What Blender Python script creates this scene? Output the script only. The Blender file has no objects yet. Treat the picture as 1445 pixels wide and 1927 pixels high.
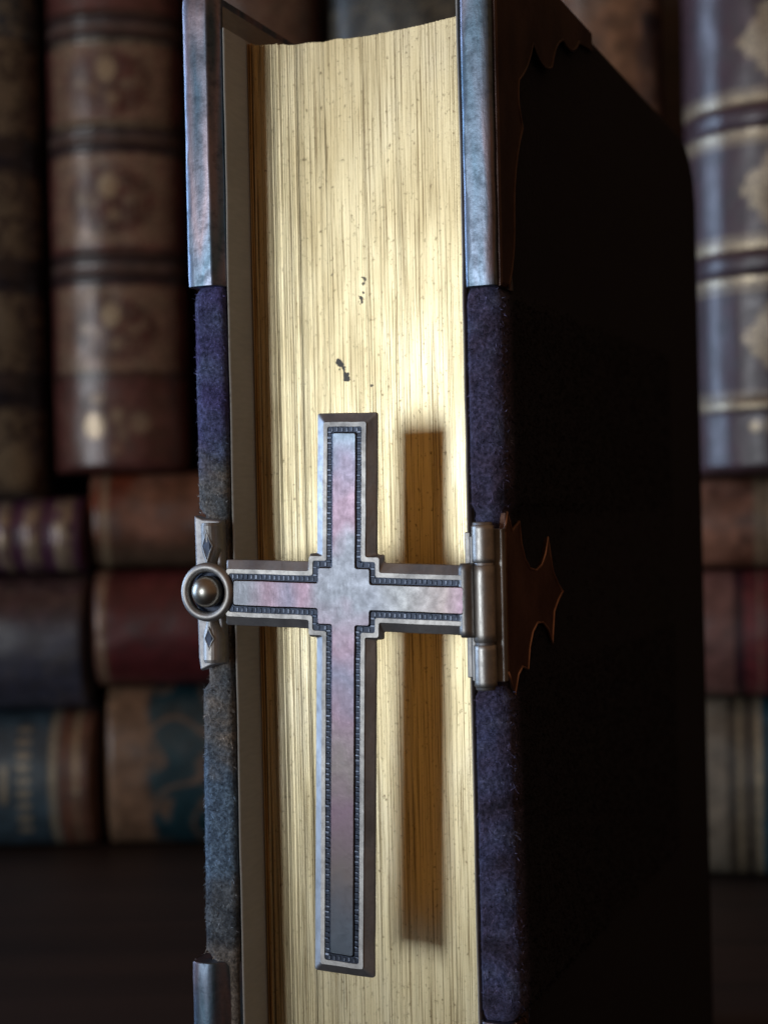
import bpy, math, random
from mathutils import Vector, Matrix, noise

random.seed(7)
SC = bpy.context.scene
COL = SC.collection
MM = 0.001
rad = math.radians

# ------------------------------------------------------------------ camera
F_PX, ROLL, CAM_H = 2800.0, 0.022, 88.0          # focal length in photo pixels, roll, height above the table in mm
cam_d = bpy.data.cameras.new('camera')
cam = bpy.data.objects.new('camera', cam_d)
COL.objects.link(cam)
SC.camera = cam
cam_d.sensor_fit = 'VERTICAL'
cam_d.sensor_height = 36.0
cam_d.lens = F_PX / 1927.0 * 36.0
cam_d.clip_start = 0.005
cam_d.clip_end = 20
cr, sr = math.cos(ROLL), math.sin(ROLL)
cam.matrix_world = Matrix(((cr, sr, 0, 0), (0, 0, -1, 0), (-sr, cr, 0, CAM_H * MM), (0, 0, 0, 1)))
cam_d.dof.use_dof = True
cam_d.dof.focus_distance = 0.156
cam_d.dof.aperture_fstop = 26.0

# ------------------------------------------------------------------ light
world = bpy.data.worlds.new('World')
SC.world = world
world.use_nodes = True
bg = world.node_tree.nodes['Background']
bg.inputs[0].default_value = (1.0, 0.54, 0.28, 1)
bg.inputs[1].default_value = 0.17

def area_light(name, azim, elev, dist, w, h, power, colour, target=(0.0, 0.16, 0.085)):
    """a soft window: azimuth is measured to the left of the line from the book to the camera"""
    d = bpy.data.lights.new(name, 'AREA')
    d.shape = 'RECTANGLE'
    d.size, d.size_y, d.energy, d.color = w, h, power, colour
    o = bpy.data.objects.new(name, d)
    COL.objects.link(o)
    t = Vector(target)
    v = Vector((-math.sin(rad(azim)) * math.cos(rad(elev)), -math.cos(rad(azim)) * math.cos(rad(elev)), math.sin(rad(elev))))
    o.location = t + v * dist
    o.rotation_euler = (-v).to_track_quat('-Z', 'Y').to_euler()
    return o

area_light('window_light', 44, 0.0, 1.7, 0.30, 0.60, 12.5, (0.92, 1.0, 1.06))
area_light('sky_window_light', 106, 8, 2.0, 1.0, 1.2, 36.0, (0.50, 0.70, 1.0))

vs = SC.view_settings
vs.view_transform = 'Standard'
vs.look = 'None'
vs.exposure = 0.0
vs.gamma = 1.0
vs.use_curve_mapping = False

# ------------------------------------------------------------------ materials
def mat(name):
    m = bpy.data.materials.new(name)
    m.use_nodes = True
    nt = m.node_tree
    return m, nt, nt.nodes['Principled BSDF']

def N(nt, kind, **kw):
    n = nt.nodes.new(kind)
    for k, v in kw.items():
        setattr(n, k, v)
    return n

def L(nt, a, b):
    nt.links.new(a, b)

def ramp(nt, fac, stops, interp='LINEAR'):
    r = N(nt, 'ShaderNodeValToRGB')
    cr_ = r.color_ramp
    cr_.interpolation = interp
    while len(cr_.elements) < len(stops):
        cr_.elements.new(0.5)
    for e, (p, c) in zip(cr_.elements, stops):
        e.position = p
        e.color = (c[0], c[1], c[2], 1) if len(c) == 3 else c
    L(nt, fac, r.inputs[0])
    return r.outputs[0]

def coords(nt, scale=(1, 1, 1), loc=(0, 0, 0)):
    tc = N(nt, 'ShaderNodeTexCoord')
    mp = N(nt, 'ShaderNodeMapping')
    mp.inputs['Scale'].default_value = scale
    mp.inputs['Location'].default_value = loc
    L(nt, tc.outputs['Object'], mp.inputs[0])
    return mp.outputs[0]

def noise_tex(nt, vec, scale, detail=4, rough=0.55, dist=0.0):
    n = N(nt, 'ShaderNodeTexNoise')
    n.inputs['Scale'].default_value = scale
    n.inputs['Detail'].default_value = detail
    n.inputs['Roughness'].default_value = rough
    n.inputs['Distortion'].default_value = dist
    L(nt, vec, n.inputs['Vector'])
    return n.outputs['Fac']

def math_n(nt, op, a, b=None, clamp=False):
    n = N(nt, 'ShaderNodeMath', operation=op)
    n.use_clamp = clamp
    for i, v in enumerate((a, b)):
        if v is None:
            continue
        if isinstance(v, (int, float)):
            n.inputs[i].default_value = v
        else:
            L(nt, v, n.inputs[i])
    return n.outputs[0]

def mixc(nt, fac, a, b, blend='MIX'):
    n = N(nt, 'ShaderNodeMix', data_type='RGBA', blend_type=blend)
    for i, v in ((0, fac), (6, a), (7, b)):
        if isinstance(v, (int, float)):
            n.inputs[i].default_value = v
        elif isinstance(v, tuple):
            n.inputs[i].default_value = (v[0], v[1], v[2], 1)
        else:
            L(nt, v, n.inputs[i])
    return n.outputs[2]

def bump(nt, bs, height, strength, dist):
    b = N(nt, 'ShaderNodeBump')
    b.inputs['Strength'].default_value = strength
    b.inputs['Distance'].default_value = dist
    L(nt, height, b.inputs['Height'])
    L(nt, b.outputs[0], bs.inputs['Normal'])

def silver_mat(name, stops, scale, rough, stretch=0.45, dark=0.25, seed=0.0, wear=0.35, detail=3, relief=0.5):
    m, nt, bs = mat(name)
    co = coords(nt, (1, 1, stretch), (seed, seed * .3, 0))
    n1 = noise_tex(nt, co, scale, detail, 0.4, 0.2)
    c = ramp(nt, n1, stops)
    co2 = coords(nt)
    grime = noise_tex(nt, co2, 900, 6, 0.7)
    g = ramp(nt, grime, [(0.34, (dark,) * 3), (0.52, (1, 1, 1))])
    c = mixc(nt, wear, c, g, 'MULTIPLY')
    L(nt, c, bs.inputs['Base Color'])
    bs.inputs['Metallic'].default_value = 1.0
    r = ramp(nt, grime, [(0.3, (rough + .10,) * 3), (0.65, (rough,) * 3)])
    L(nt, r, bs.inputs['Roughness'])
    scr = noise_tex(nt, coords(nt, (1, 1, 0.22)), 2600, 3, 0.6)
    hb = math_n(nt, 'ADD', math_n(nt, 'MULTIPLY', grime, 0.7), math_n(nt, 'MULTIPLY', scr, 0.5))
    bump(nt, bs, hb, relief, 0.00007)
    return m

M = {}
M['cross'] = silver_mat('patinated_silver', [(0.30, (.145, .175, .205)), (0.42, (.165, .165, .195)), (0.50, (.22, .165, .19)),
                                             (0.58, (.19, .175, .17)), (0.68, (.145, .175, .205))], 55, 0.29, 0.35, 0.55, .013, .10, 1.2, .22)

def tarnish_bands(m):
    nt = m.node_tree
    bs = nt.nodes['Principled BSDF']
    old = bs.inputs['Base Color'].links[0].from_socket
    tc = N(nt, 'ShaderNodeTexCoord')
    sp = N(nt, 'ShaderNodeSeparateXYZ')
    L(nt, tc.outputs['Object'], sp.inputs[0])
    wob = noise_tex(nt, coords(nt, (1, 1, .7)), 260, 2, 0.5)
    wob = math_n(nt, 'MULTIPLY', math_n(nt, 'SUBTRACT', wob, 0.5), 0.14)
    zf = math_n(nt, 'ADD', math_n(nt, 'MULTIPLY', math_n(nt, 'SUBTRACT', sp.outputs['Z'], (CAM_H - 48) * MM), 1 / (58 * MM)), wob)
    xf_ = math_n(nt, 'ADD', math_n(nt, 'MULTIPLY', math_n(nt, 'SUBTRACT', sp.outputs['X'], -28 * MM), 1 / (26 * MM)), wob)
    blue, grey, lilac, pink, warm = (.074, .096, .120), (.078, .081, .093), (.074, .070, .094), (.102, .071, .090), (.098, .083, .080)
    cz = ramp(nt, zf, [(0.03, blue), (0.12, grey), (0.20, warm), (0.30, pink), (0.37, warm), (0.46, pink), (0.53, lilac), (0.60, pink), (0.66, grey),
                       (0.76, grey), (0.80, pink), (0.86, pink), (0.91, lilac), (0.97, blue)])
    cx_ = ramp(nt, xf_, [(0.05, grey), (0.16, pink), (0.24, lilac), (0.30, pink), (0.40, grey), (0.62, grey), (0.74, (.09, .089, .089)), (0.90, warm), (0.98, pink)])
    ax = math_n(nt, 'ABSOLUTE', math_n(nt, 'SUBTRACT', sp.outputs['X'], -15.3 * MM))
    k = ramp(nt, math_n(nt, 'MULTIPLY', ax, 1 / (10 * MM)), [(0.26, (0, 0, 0)), (0.40, (1, 1, 1))])
    c = mixc(nt, k, cz, cx_)
    mott = noise_tex(nt, coords(nt), 1500, 4, 0.6)
    c = mixc(nt, ramp(nt, mott, [(0.62, (0, 0, 0)), (0.78, (.3,) * 3)]), c, (.07, .07, .08))
    c = mixc(nt, 0.06, c, old)
    L(nt, c, bs.inputs['Base Color'])
tarnish_bands(M['cross'])
M['barrel'] = silver_mat('polished_hinge_silver', [(0.35, (.36, .35, .34)), (0.65, (.48, .465, .44))], 300, 0.42, 0.4, 0.4)
M['rim'] = silver_mat('worn_bright_silver', [(0.32, (.24, .235, .235)), (0.5, (.36, .35, .34)), (0.68, (.44, .425, .41))], 300, 0.48, 0.5, 0.5)
M['bevel'] = silver_mat('tarnished_silver', [(0.35, (.27, .27, .285)), (0.65, (.44, .43, .43))], 300, 0.46, 0.5, 0.45)
M['mount'] = silver_mat('blue_tarnished_silver', [(0.28, (.07, .105, .145)), (0.38, (.25, .21, .24)), (0.44, (.17, .20, .26)), (0.53, (.115, .175, .235)),
                                                  (0.59, (.20, .205, .26)), (0.65, (.29, .235, .25)), (0.74, (.10, .145, .19))], 260, 0.36, 0.12, 0.2, .02, .5, 3.2)
M['copper_dark'] = silver_mat('dark_coppery_tarnish', [(0.35, (.12, .072, .058)), (0.65, (.21, .13, .105))], 140, 0.42, 0.7, 0.4)  # silver hinge leaf, its warm shade put into the colour
M['copper'] = silver_mat('coppery_tarnish', [(0.35, (.40, .23, .17)), (0.65, (.58, .36, .27))], 140, 0.38, 0.7, 0.4)  # brighter tone that paints the highlight along the hinge leaf's rim
M['brown'] = silver_mat('brown_tarnished_silver', [(0.35, (.055, .038, .036)), (0.65, (.11, .074, .064))], 140, 0.40, 0.7, 0.4)  # silver corner leaf, browned to paint in its shaded side
M['niello'], nt, bs = mat('blackened_silver')  # dark navy tone for groove, ring well and lozenge
L(nt, ramp(nt, noise_tex(nt, coords(nt), 900), [(0.3, (.010, .014, .026)), (0.7, (.035, .048, .080))]), bs.inputs['Base Color'])
bs.inputs['Metallic'].default_value = 0.6
bs.inputs['Roughness'].default_value = 0.45
M['bead'], nt, bs = mat('oxidised_bead_silver')
L(nt, ramp(nt, noise_tex(nt, coords(nt), 700), [(0.35, (.03, .04, .06)), (0.62, (.10, .115, .15))]), bs.inputs['Base Color'])
bs.inputs['Metallic'].default_value = 0.9
bs.inputs['Roughness'].default_value = 0.4
M['ball'], nt, bs = mat('dark_polished_ball')
L(nt, ramp(nt, noise_tex(nt, coords(nt), 900), [(0.3, (.30, .29, .26)), (0.7, (.42, .41, .37))]), bs.inputs['Base Color'])
bs.inputs['Metallic'].default_value = 1.0
bs.inputs['Roughness'].default_value = 0.34

M['gilt_back'], nt, bs = mat('gilded_silver_back')
L(nt, ramp(nt, noise_tex(nt, coords(nt), 500), [(0.3, (.95, .50, .09)), (0.7, (.98, .56, .13))]), bs.inputs['Base Color'])
bs.inputs['Metallic'].default_value = 0.9
bs.inputs['Roughness'].default_value = 0.42

# gilt page edges
def gilt_mat(name, tone):
    m, nt, bs = mat(name)
    fine = noise_tex(nt, coords(nt, (1, 0.25, 0.005)), 9500, 3, 0.6)
    broad = noise_tex(nt, coords(nt, (1, 0.3, 0.012)), 5600, 2, 0.5)
    patch = noise_tex(nt, coords(nt, (1, 1, 0.35)), 170, 4, 0.6)
    speck = noise_tex(nt, coords(nt, (1, 1, 0.7)), 2600, 5, 0.7)
    c = ramp(nt, patch, [(0.30, tone[0]), (0.50, tone[1]), (0.70, tone[2])])
    c = mixc(nt, ramp(nt, fine, [(0.38, (.9,) * 3), (0.47, (0, 0, 0))]), c, tone[3])
    c = mixc(nt, ramp(nt, broad, [(0.29, (.8,) * 3), (0.36, (0, 0, 0))]), c, tone[3])
    c = mixc(nt, ramp(nt, speck, [(0.31, (.85,) * 3), (0.41, (0, 0, 0))]), c, tone[4])
    # three worn black spots where the gold leaf has rubbed off
    tc = N(nt, 'ShaderNodeTexCoord')
    wob = N(nt, 'ShaderNodeTexNoise')
    wob.inputs['Scale'].default_value = 1300
    wob.inputs['Detail'].default_value = 4
    L(nt, tc.outputs['Object'], wob.inputs['Vector'])
    off = N(nt, 'ShaderNodeVectorMath', operation='MULTIPLY_ADD')
    L(nt, wob.outputs['Color'], off.inputs[0])
    off.inputs[1].default_value = (0.0022,) * 3
    off.inputs[2].default_value = (-0.0011,) * 3
    pos = N(nt, 'ShaderNodeVectorMath', operation='ADD')
    L(nt, tc.outputs['Object'], pos.inputs[0])
    L(nt, off.outputs[0], pos.inputs[1])
    mask = None
    for (u, v, r, a) in ((-20.5, 16.6, .45, 1), (-19.75, 15.1, .42, 1), (-20.1, 15.9, .3, 1), (-17.9, 23.9, .34, .9),
                         (-17.6, 25.6, .22, .8), (-21.2, 26.6, .15, .8), (-16.9, 14.0, .2, .8)):
        sub = N(nt, 'ShaderNodeVectorMath', operation='SUBTRACT')
        L(nt, pos.outputs[0], sub.inputs[0])
        sub.inputs[1].default_value = (u * MM, 0.0083, (v + CAM_H) * MM)
        scl = N(nt, 'ShaderNodeVectorMath', operation='MULTIPLY')
        L(nt, sub.outputs[0], scl.inputs[0])
        scl.inputs[1].default_value = (1, 0.15, 0.62)
        ln = N(nt, 'ShaderNodeVectorMath', operation='LENGTH')
        L(nt, scl.outputs[0], ln.inputs[0])
        k = math_n(nt, 'LESS_THAN', ln.outputs['Value'], r * MM)
        k = math_n(nt, 'MULTIPLY', k, a)
        mask = k if mask is None else math_n(nt, 'MAXIMUM', mask, k)
    c = mixc(nt, mask, c, (.035, .03, .022))
    L(nt, c, bs.inputs['Base Color'])
    met = math_n(nt, 'MULTIPLY', math_n(nt, 'SUBTRACT', 1.0, mask), 0.88)
    L(nt, met, bs.inputs['Metallic'])
    L(nt, ramp(nt, patch, [(0.3, (.47,) * 3), (0.7, (.40,) * 3)]), bs.inputs['Roughness'])
    grain = noise_tex(nt, coords(nt, (1, 1, 0.6)), 6500, 2, 0.6)
    hb = math_n(nt, 'ADD', fine, math_n(nt, 'ADD', math_n(nt, 'MULTIPLY', speck, 0.3), math_n(nt, 'MULTIPLY', grain, 0.5)))
    bump(nt, bs, hb, 0.5, 0.00003)
    return m

M['gilt'] = gilt_mat('gilt_page_edges', ((.64, .53, .31), (.71, .61, .385), (.69, .61, .425), (.20, .145, .07), (.14, .10, .05)))
M['gilt_brown'] = gilt_mat('browned_gilt_leaf', ((.55, .36, .16), (.64, .44, .20), (.68, .50, .25), (.22, .12, .05), (.15, .09, .04)))

def paper_mat(name, a, b):
    m, nt, bs = mat(name)
    fib = noise_tex(nt, coords(nt, (1, .15, 1)), 2400, 4, 0.6)
    big = noise_tex(nt, coords(nt), 90, 4, 0.6)
    c = mixc(nt, 0.5, ramp(nt, fib, [(0.3, a), (0.7, b)]), ramp(nt, big, [(0.3, a), (0.7, b)]))
    L(nt, c, bs.inputs['Base Color'])
    bs.inputs['Roughness'].default_value = 0.75
    bump(nt, bs, fib, 0.4, 0.00004)
    return m

M['paper'] = paper_mat('aged_endpaper', (.15, .145, .13), (.24, .23, .205))
M['paper_light'] = paper_mat('pale_flyleaf', (.34, .34, .32), (.46, .455, .42))

# velvet reads its worn colours and painted shade from the mesh
def velvet_mat(name, sheen):
    m, nt, bs = mat(name)
    at_ = N(nt, 'ShaderNodeAttribute', attribute_name='Col')
    n = noise_tex(nt, coords(nt), 2600, 4, 0.7)
    c = mixc(nt, 0.55, at_.outputs['Color'], ramp(nt, n, [(0.36, (.12, .12, .14)), (0.5, (.95, .95, .95)), (0.66, (2.6, 2.6, 2.6))]), 'MULTIPLY')
    L(nt, c, bs.inputs['Base Color'])
    bs.inputs['Roughness'].default_value = 0.9
    bs.inputs['Specular IOR Level'].default_value = 0.15
    bs.inputs['Sheen Weight'].default_value = sheen
    bs.inputs['Sheen Roughness'].default_value = 0.45
    bs.inputs['Sheen Tint'].default_value = (.55, .62, .95, 1)
    bump(nt, bs, n, 0.9, 0.0004)
    return m

M['velvet'] = velvet_mat('worn_velvet', 0.10)
M['pile'] = velvet_mat('velvet_pile', 0.08)

# leather of the shelf books: colour and gold tooling read from the mesh
m, nt, bs = mat('tooled_leather')
at_ = N(nt, 'ShaderNodeAttribute', attribute_name='Col')
n1 = noise_tex(nt, coords(nt), 260, 5, 0.6)
n2 = noise_tex(nt, coords(nt), 1400, 4, 0.6)
c = mixc(nt, 0.8, at_.outputs['Color'], ramp(nt, n1, [(0.28, (.60, .50, .46)), (0.72, (2.3, 2.1, 2.05))]), 'MULTIPLY')
wear = ramp(nt, n2, [(0.38, (.35,) * 3), (0.56, (1, 1, 1))])
g = math_n(nt, 'MULTIPLY', math_n(nt, 'MULTIPLY', at_.outputs['Alpha'], wear), 1.2, True)
c = mixc(nt, g, c, (.56, .46, .30))
L(nt, c, bs.inputs['Base Color'])
L(nt, math_n(nt, 'MULTIPLY', g, 0.75), bs.inputs['Metallic'])
L(nt, ramp(nt, n1, [(0.3, (.42,) * 3), (0.7, (.26,) * 3)]), bs.inputs['Roughness'])
bs.inputs['Specular IOR Level'].default_value = 0.6
bump(nt, bs, n2, 0.35, 0.0002)
M['leather'] = m
M['book_pages'] = paper_mat('old_book_pages', (.20, .15, .09), (.30, .24, .15))

m, nt, bs = mat('dark_wood')
w1 = noise_tex(nt, coords(nt, (.25, 3, 3)), 26, 6, 0.6, 0.6)
L(nt, ramp(nt, w1, [(0.3, (.014, .008, .006)), (0.7, (.040, .022, .015))]), bs.inputs['Base Color'])
bs.inputs['Roughness'].default_value = 0.55
bump(nt, bs, w1, 0.25, 0.0008)
M['wood'] = m

# ------------------------------------------------------------------ mesh helpers (millimetres)
class MB:
    def __init__(s):
        s.v, s.f, s.c = [], [], []

    def add(s, verts, faces, cols=None):
        o = len(s.v)
        s.v += [tuple(p) for p in verts]
        s.f += [tuple(i + o for i in f) for f in faces]
        if cols is not None:
            s.c += cols

    def loft(s, rings, closed=True, caps=(True, True), cols=None):
        n = len(rings[0])
        vs_ = [p for r in rings for p in r]
        fs = []
        m = n if closed else n - 1
        for i in range(len(rings) - 1):
            for j in range(m):
                k = (j + 1) % n
                fs.append((i * n + j, i * n + k, (i + 1) * n + k, (i + 1) * n + j))
        if closed and caps[0]:
            fs.append(tuple(reversed(range(n))))
        if closed and caps[1]:
            fs.append(tuple((len(rings) - 1) * n + j for j in range(n)))
        s.add(vs_, fs, cols)

    def box(s, x0, x1, y0, y1, z0, z1):
        s.add([(x0, y0, z0), (x1, y0, z0), (x1, y1, z0), (x0, y1, z0), (x0, y0, z1), (x1, y0, z1), (x1, y1, z1), (x0, y1, z1)],
              [(3, 2, 1, 0), (4, 5, 6, 7), (0, 1, 5, 4), (1, 2, 6, 5), (2, 3, 7, 6), (3, 0, 4, 7)])

    def lathe(s, cx, cy, prof, n=32, axis='z'):
        """prof: (radius, height) pairs"""
        rings = []
        for r, h in prof:
            ring = []
            for i in range(n):
                a = 2 * math.pi * i / n
                p, q = r * math.cos(a), r * math.sin(a)
                ring.append((cx + p, cy + q, h) if axis == 'z' else (cx + p, h, cy + q))
            rings.append(ring)
        s.loft(rings)

    def build(s, name, material, parent=None, dz=CAM_H, smooth=False, bevel=0, seg=2, fix=True, xf=None):
        me = bpy.data.meshes.new(name)
        vv = s.v if xf is None else [tuple(xf(p)) for p in s.v]
        me.from_pydata([(x * MM, y * MM, (z + dz) * MM) for x, y, z in vv], [], s.f)
        me.update()
        if s.c:
            ca = me.color_attributes.new('Col', 'FLOAT_COLOR', 'POINT')
            ca.data.foreach_set('color', [k for c_ in s.c for k in c_])
        if fix:
            import bmesh
            b = bmesh.new()
            b.from_mesh(me)
            bmesh.ops.recalc_face_normals(b, faces=b.faces)
            b.to_mesh(me)
            b.free()
        me.materials.append(material)
        if smooth:
            me.polygons.foreach_set('use_smooth', [True] * len(me.polygons))
            if smooth is not True:
                me.set_sharp_from_angle(angle=rad(smooth))
        o = bpy.data.objects.new(name, me)
        COL.objects.link(o)
        o.parent = parent
        if bevel:
            md = o.modifiers.new('bevel', 'BEVEL')
            md.width = bevel * MM
            md.segments = seg
            md.limit_method = 'ANGLE'
            md.angle_limit = rad(28)
            md.harden_normals = False
        return o

def empty(name, loc, rz=0.0):
    o = bpy.data.objects.new(name, None)
    COL.objects.link(o)
    o.empty_display_size = 0.02
    o.location = [k * MM for k in loc]
    o.rotation_euler = (0, 0, rz)
    return o

def tag(o, label=None, cat=None, group=None, kind=None):
    for k, v in (('label', label), ('category', cat), ('group', group), ('kind', kind)):
        if v:
            o[k] = v
    return o

def nz(x, y=0.0, z=0.0):
    return noise.noise(Vector((x, y, z)))

def lerp(a, b, t):
    return a + (b - a) * t

def sstep(a, b, x):
    t = max(0.0, min(1.0, (x - a) / (b - a)))
    return t * t * (3 - 2 * t)

def mix3(a, b, t):
    return tuple(lerp(p, q, t) for p, q in zip(a, b))

# ------------------------------------------------------------------ setting
t = MB()
t.box(-700, 700, -260, 520, -18, 0)
tag(t.build('table', M['wood'], dz=0, bevel=1.5), kind='structure')
w = MB()
w.box(-700, 700, 505, 520, 0, 520)
tag(w.build('wall', M['wood'], dz=0, bevel=1.0), kind='structure')

# ------------------------------------------------------------------ the prayer book
# local axes: x = u across the fore-edge (right), y = d into the book, z = v + 88 (v measured from camera height)
YAW = rad(23)
book = empty('prayer_book', (11.02, 150.0, 0.0), -YAW)
tag(book, 'velvet prayer book with gilt page edges and silver cross clasp, standing upright in front', 'book')

TOP_R, TOP_L, BOT = 58.5, 56.2, -87.9
RU0, RU1 = -2.4, 1.25          # right board, inner and outer face
LU0, LU1 = -34.4, -30.4        # left board, outer and inner face

def velvet_colour(side, v, q, u=0.0):
    """worn violet-blue velvet; q = 0 on the edge, 1 well onto the cover"""
    n = nz(v * .16, q * 2, side * 9)
    n2 = nz(v * .9, q * 3 + u * .5, side * 5 + 3)
    n3 = nz(v * .35, u * .45, side * 7 + 1)
    if side < 0:
        violet, blue, grey, tan = (.060, .055, .150), (.10, .15, .22), (.11, .125, .14), (.18, .15, .12)
        w_ = v + 3.5 * n3 + 1.2 * n2
        c_ = mix3(violet, blue, max(0, min(1, .25 + n3 * 1.1)) * .6)
        c_ = mix3(c_, mix3(grey, tan, max(0, min(1, n2 + .35))), sstep(9, 3, w_))
        c_ = mix3(c_, mix3(blue, (.10, .15, .21), max(0, min(1, .5 + n2))), sstep(-24, -29, w_) * (1 - sstep(-38, -43, w_)))
        c_ = mix3(c_, mix3(grey, (.032, .040, .050), max(0, min(1, .5 + n3 * 1.6))), sstep(-38, -43, w_))
        c_ = mix3(c_, tan, sstep(-45.5, -48.5, v + n3) * .8)
    else:
        violet, blue = (.068, .055, .100), (.060, .068, .145)
        c_ = mix3(violet, blue, max(0, min(1, .35 + n3 * 1.3 + (.25 if v < -20 else 0))))
        c_ = mix3(c_, (.10, .11, .15), sstep(.15, .55, n2 * .6 + n3 * .8) * .35)
        c_ = mix3(c_, (.022, .020, .034), sstep(.1, .6, -n3 - .3 * n2))
    c_ = mix3(c_, (.0025, .0025, .0045), sstep(.12, .5, q))  # painted shade: the outer face falls to near black
    k = 1 + .3 * n2
    return tuple(max(0, x * k) for x in c_)

def board_section(side, v):
    """outline in (u, d) from the inner face round the front edge to the outer face"""
    if side > 0:
        ui, uo, top, z0, z1 = RU0, RU1, TOP_R, 22.5, -51.7
    else:
        ui, uo, top, z0, z1 = LU1, LU0, TOP_L, 25.0, -48.8
    sg = side
    pinch = max(sstep(z0 - 1.2, z0 + .6, v), sstep(z1 + 1.2, z1 - .6, v))
    if -18.4 < v < 0.2:
        pinch = max(pinch, .75)
    sw = .12 * nz(v * .12, side * 3.3) + .06 * nz(v * .7, side)
    ui2 = ui + sg * .35 * pinch
    uo2 = uo + sg * (-.75 * pinch + sw * (1 - pinch) + .35 * sstep(-22, -45, v) * (1 - pinch))
    f = .35 * pinch - .25 * (1 - pinch) + .1 * nz(v * .3, 4 * side) * (1 - pinch)
    th = abs(uo2 - ui2)
    r1, r2 = .55, min(1.5, th * .45)
    pts = []
    for d_ in (103, 60, 30, 12, 5, 2.5):
        pts.append((ui2, d_))
    for k in range(6):
        a = k / 5 * math.pi / 2
        pts.append((ui2 + sg * r1 * (1 - math.cos(a)), f + r1 * (1 - math.sin(a))))
    for k in range(9):
        a = k / 8 * math.pi / 2
        pts.append((uo2 - sg * r2 * (1 - math.sin(a)), f + r2 * (1 - math.cos(a))))
    flat = uo - sg * .3
    for d_ in (2.5, 4, 6, 9, 13, 18, 26, 40, 60, 80, 91, 94, 97, 99, 100.5, 101.7, 102.5, 103):
        pts.append((lerp(uo2, flat, sstep(10, 40, d_)), d_))
    return pts

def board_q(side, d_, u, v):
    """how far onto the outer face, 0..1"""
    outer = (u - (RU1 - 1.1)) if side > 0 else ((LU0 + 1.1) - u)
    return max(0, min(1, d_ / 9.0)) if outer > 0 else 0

def make_board(side):
    top = TOP_R if side > 0 else TOP_L
    mb = MB()
    rings, cols = [], []
    vs_ = [BOT] + [BOT + .4] + [lerp(BOT + 1, top - 1, k / 170) for k in range(171)] + [top - .4, top]
    for i, v in enumerate(vs_):
        s_ = board_section(side, v)
        cu = sum(p[0] for p in s_) / len(s_)
        edge = .5 if i in (0, len(vs_) - 1) else (.15 if i in (1, len(vs_) - 2) else 0)
        ring = []
        for (u, d_) in s_:
            u2 = u + (edge if u < cu else -edge)
            zz = v
            if d_ > 93 and v > top - 24:                 # rounded shoulder at the spine
                zz = v - (10 - math.sqrt(max(0, 100 - (d_ - 93) ** 2))) * sstep(top - 24, top, v) * .9
            ring.append((u2, d_, zz))
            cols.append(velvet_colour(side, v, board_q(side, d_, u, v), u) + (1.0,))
        rings.append(ring)
    mb.loft(rings, True, (True, True), cols)
    o = mb.build('cover_board', M['velvet'], book, smooth=True)
    o['label'] = 'dark violet velvet cover board on the %s side' % ('right' if side > 0 else 'left')
    # the pile: real fibres along the visible edge
    pb = MB()
    r = random.Random(11 + side)
    z0, z1 = (22.4, -51.6) if side > 0 else (24.9, -48.7)
    for _ in range(34000 if side > 0 else 32000):
        v = r.uniform(z1, z0)
        if -17.6 < v < -.6 and r.random() < .8:
            continue
        s_ = board_section(side, v)
        lo, hi = (7, len(s_) - 9) if side > 0 else (7, len(s_) - 9)
        j = r.choices(range(lo, hi), weights=[math.dist(s_[q], s_[q + 1]) for q in range(lo, hi)])[0]
        a, b = s_[j], s_[j + 1]
        tt = r.random()
        u, d_ = lerp(a[0], b[0], tt), lerp(a[1], b[1], tt)
        tx, ty = b[0] - a[0], b[1] - a[1]
        ln = math.hypot(tx, ty) or 1
        nx, ny = (ty / ln, -tx / ln)
        if side < 0:
            nx, ny = -nx, -ny
        if (nx * (1 if side > 0 else -1) < -.2) and ny > .2:
            nx, ny = -nx, -ny
        if ny > .4:
            ny, nx = -ny, -nx
        q = board_q(side, d_, u, v)
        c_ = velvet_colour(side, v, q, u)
        k = r.choice((.15, .4, .9, 1.6, 3.4)) * r.uniform(.8, 1.2)
        c_ = tuple(x * k for x in c_) + (1.0,)
        ll = r.uniform(.10, .42)
        dv = r.gauss(-.10, .34)
        dl = r.gauss(0, .26)
        p0 = Vector((u - nx * .05, d_ - ny * .05, v))
        tip = p0 + Vector((nx * ll + tx / ln * dl, ny * ll + ty / ln * dl, dv))
        sidev = (tip - p0).cross(Vector((r.gauss(0, .3), -1, r.gauss(0, .3))))
        if sidev.length < 1e-6:
            continue
        sidev = sidev.normalized() * .045
        pb.add([p0 - sidev, p0 + sidev, tip], [(0, 1, 2)], [c_, c_, c_])
    po = pb.build('velvet_pile', M['pile'], o, fix=False)
    po['kind'] = 'stuff'
    return o

make_board(1)
make_board(-1)

# spine of the prayer book
mb = MB()
rings, cols = [], []
for k in range(41):
    v = lerp(BOT, 50.0, k / 40)
    e = sstep(0, .06, k / 40) * sstep(1, .9, k / 40)
    ring = []
    for j in range(17):
        a = math.pi * j / 16
        ring.append((-16.6 + 17.7 * math.cos(a), 102.3 + (1.5 + 6.5 * e) * math.sin(a), v))
    ring += [(-30, 100, v), (-3, 100, v)]
    rings.append(ring)
    cols += [(.0035, .003, .006, 1)] * len(ring)
mb.loft(rings, True, (True, True), cols)
mb.build('spine', M['velvet'], book, smooth=True)

# ---- leaves
def fore_edge(u):
    x = (u + 16.5) / 13.5
    return 8.7 - 2.6 * x * x if x < 0 else 8.7 - 2.3 * x * x

def wav(u, v):
    return .10 * nz(v * .035, u * .05, 2.2) + .05 * nz(v * .15, u * .02, 7) + .25 * sstep(-.2, 1, (v + 88) / 146) * 0

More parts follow.
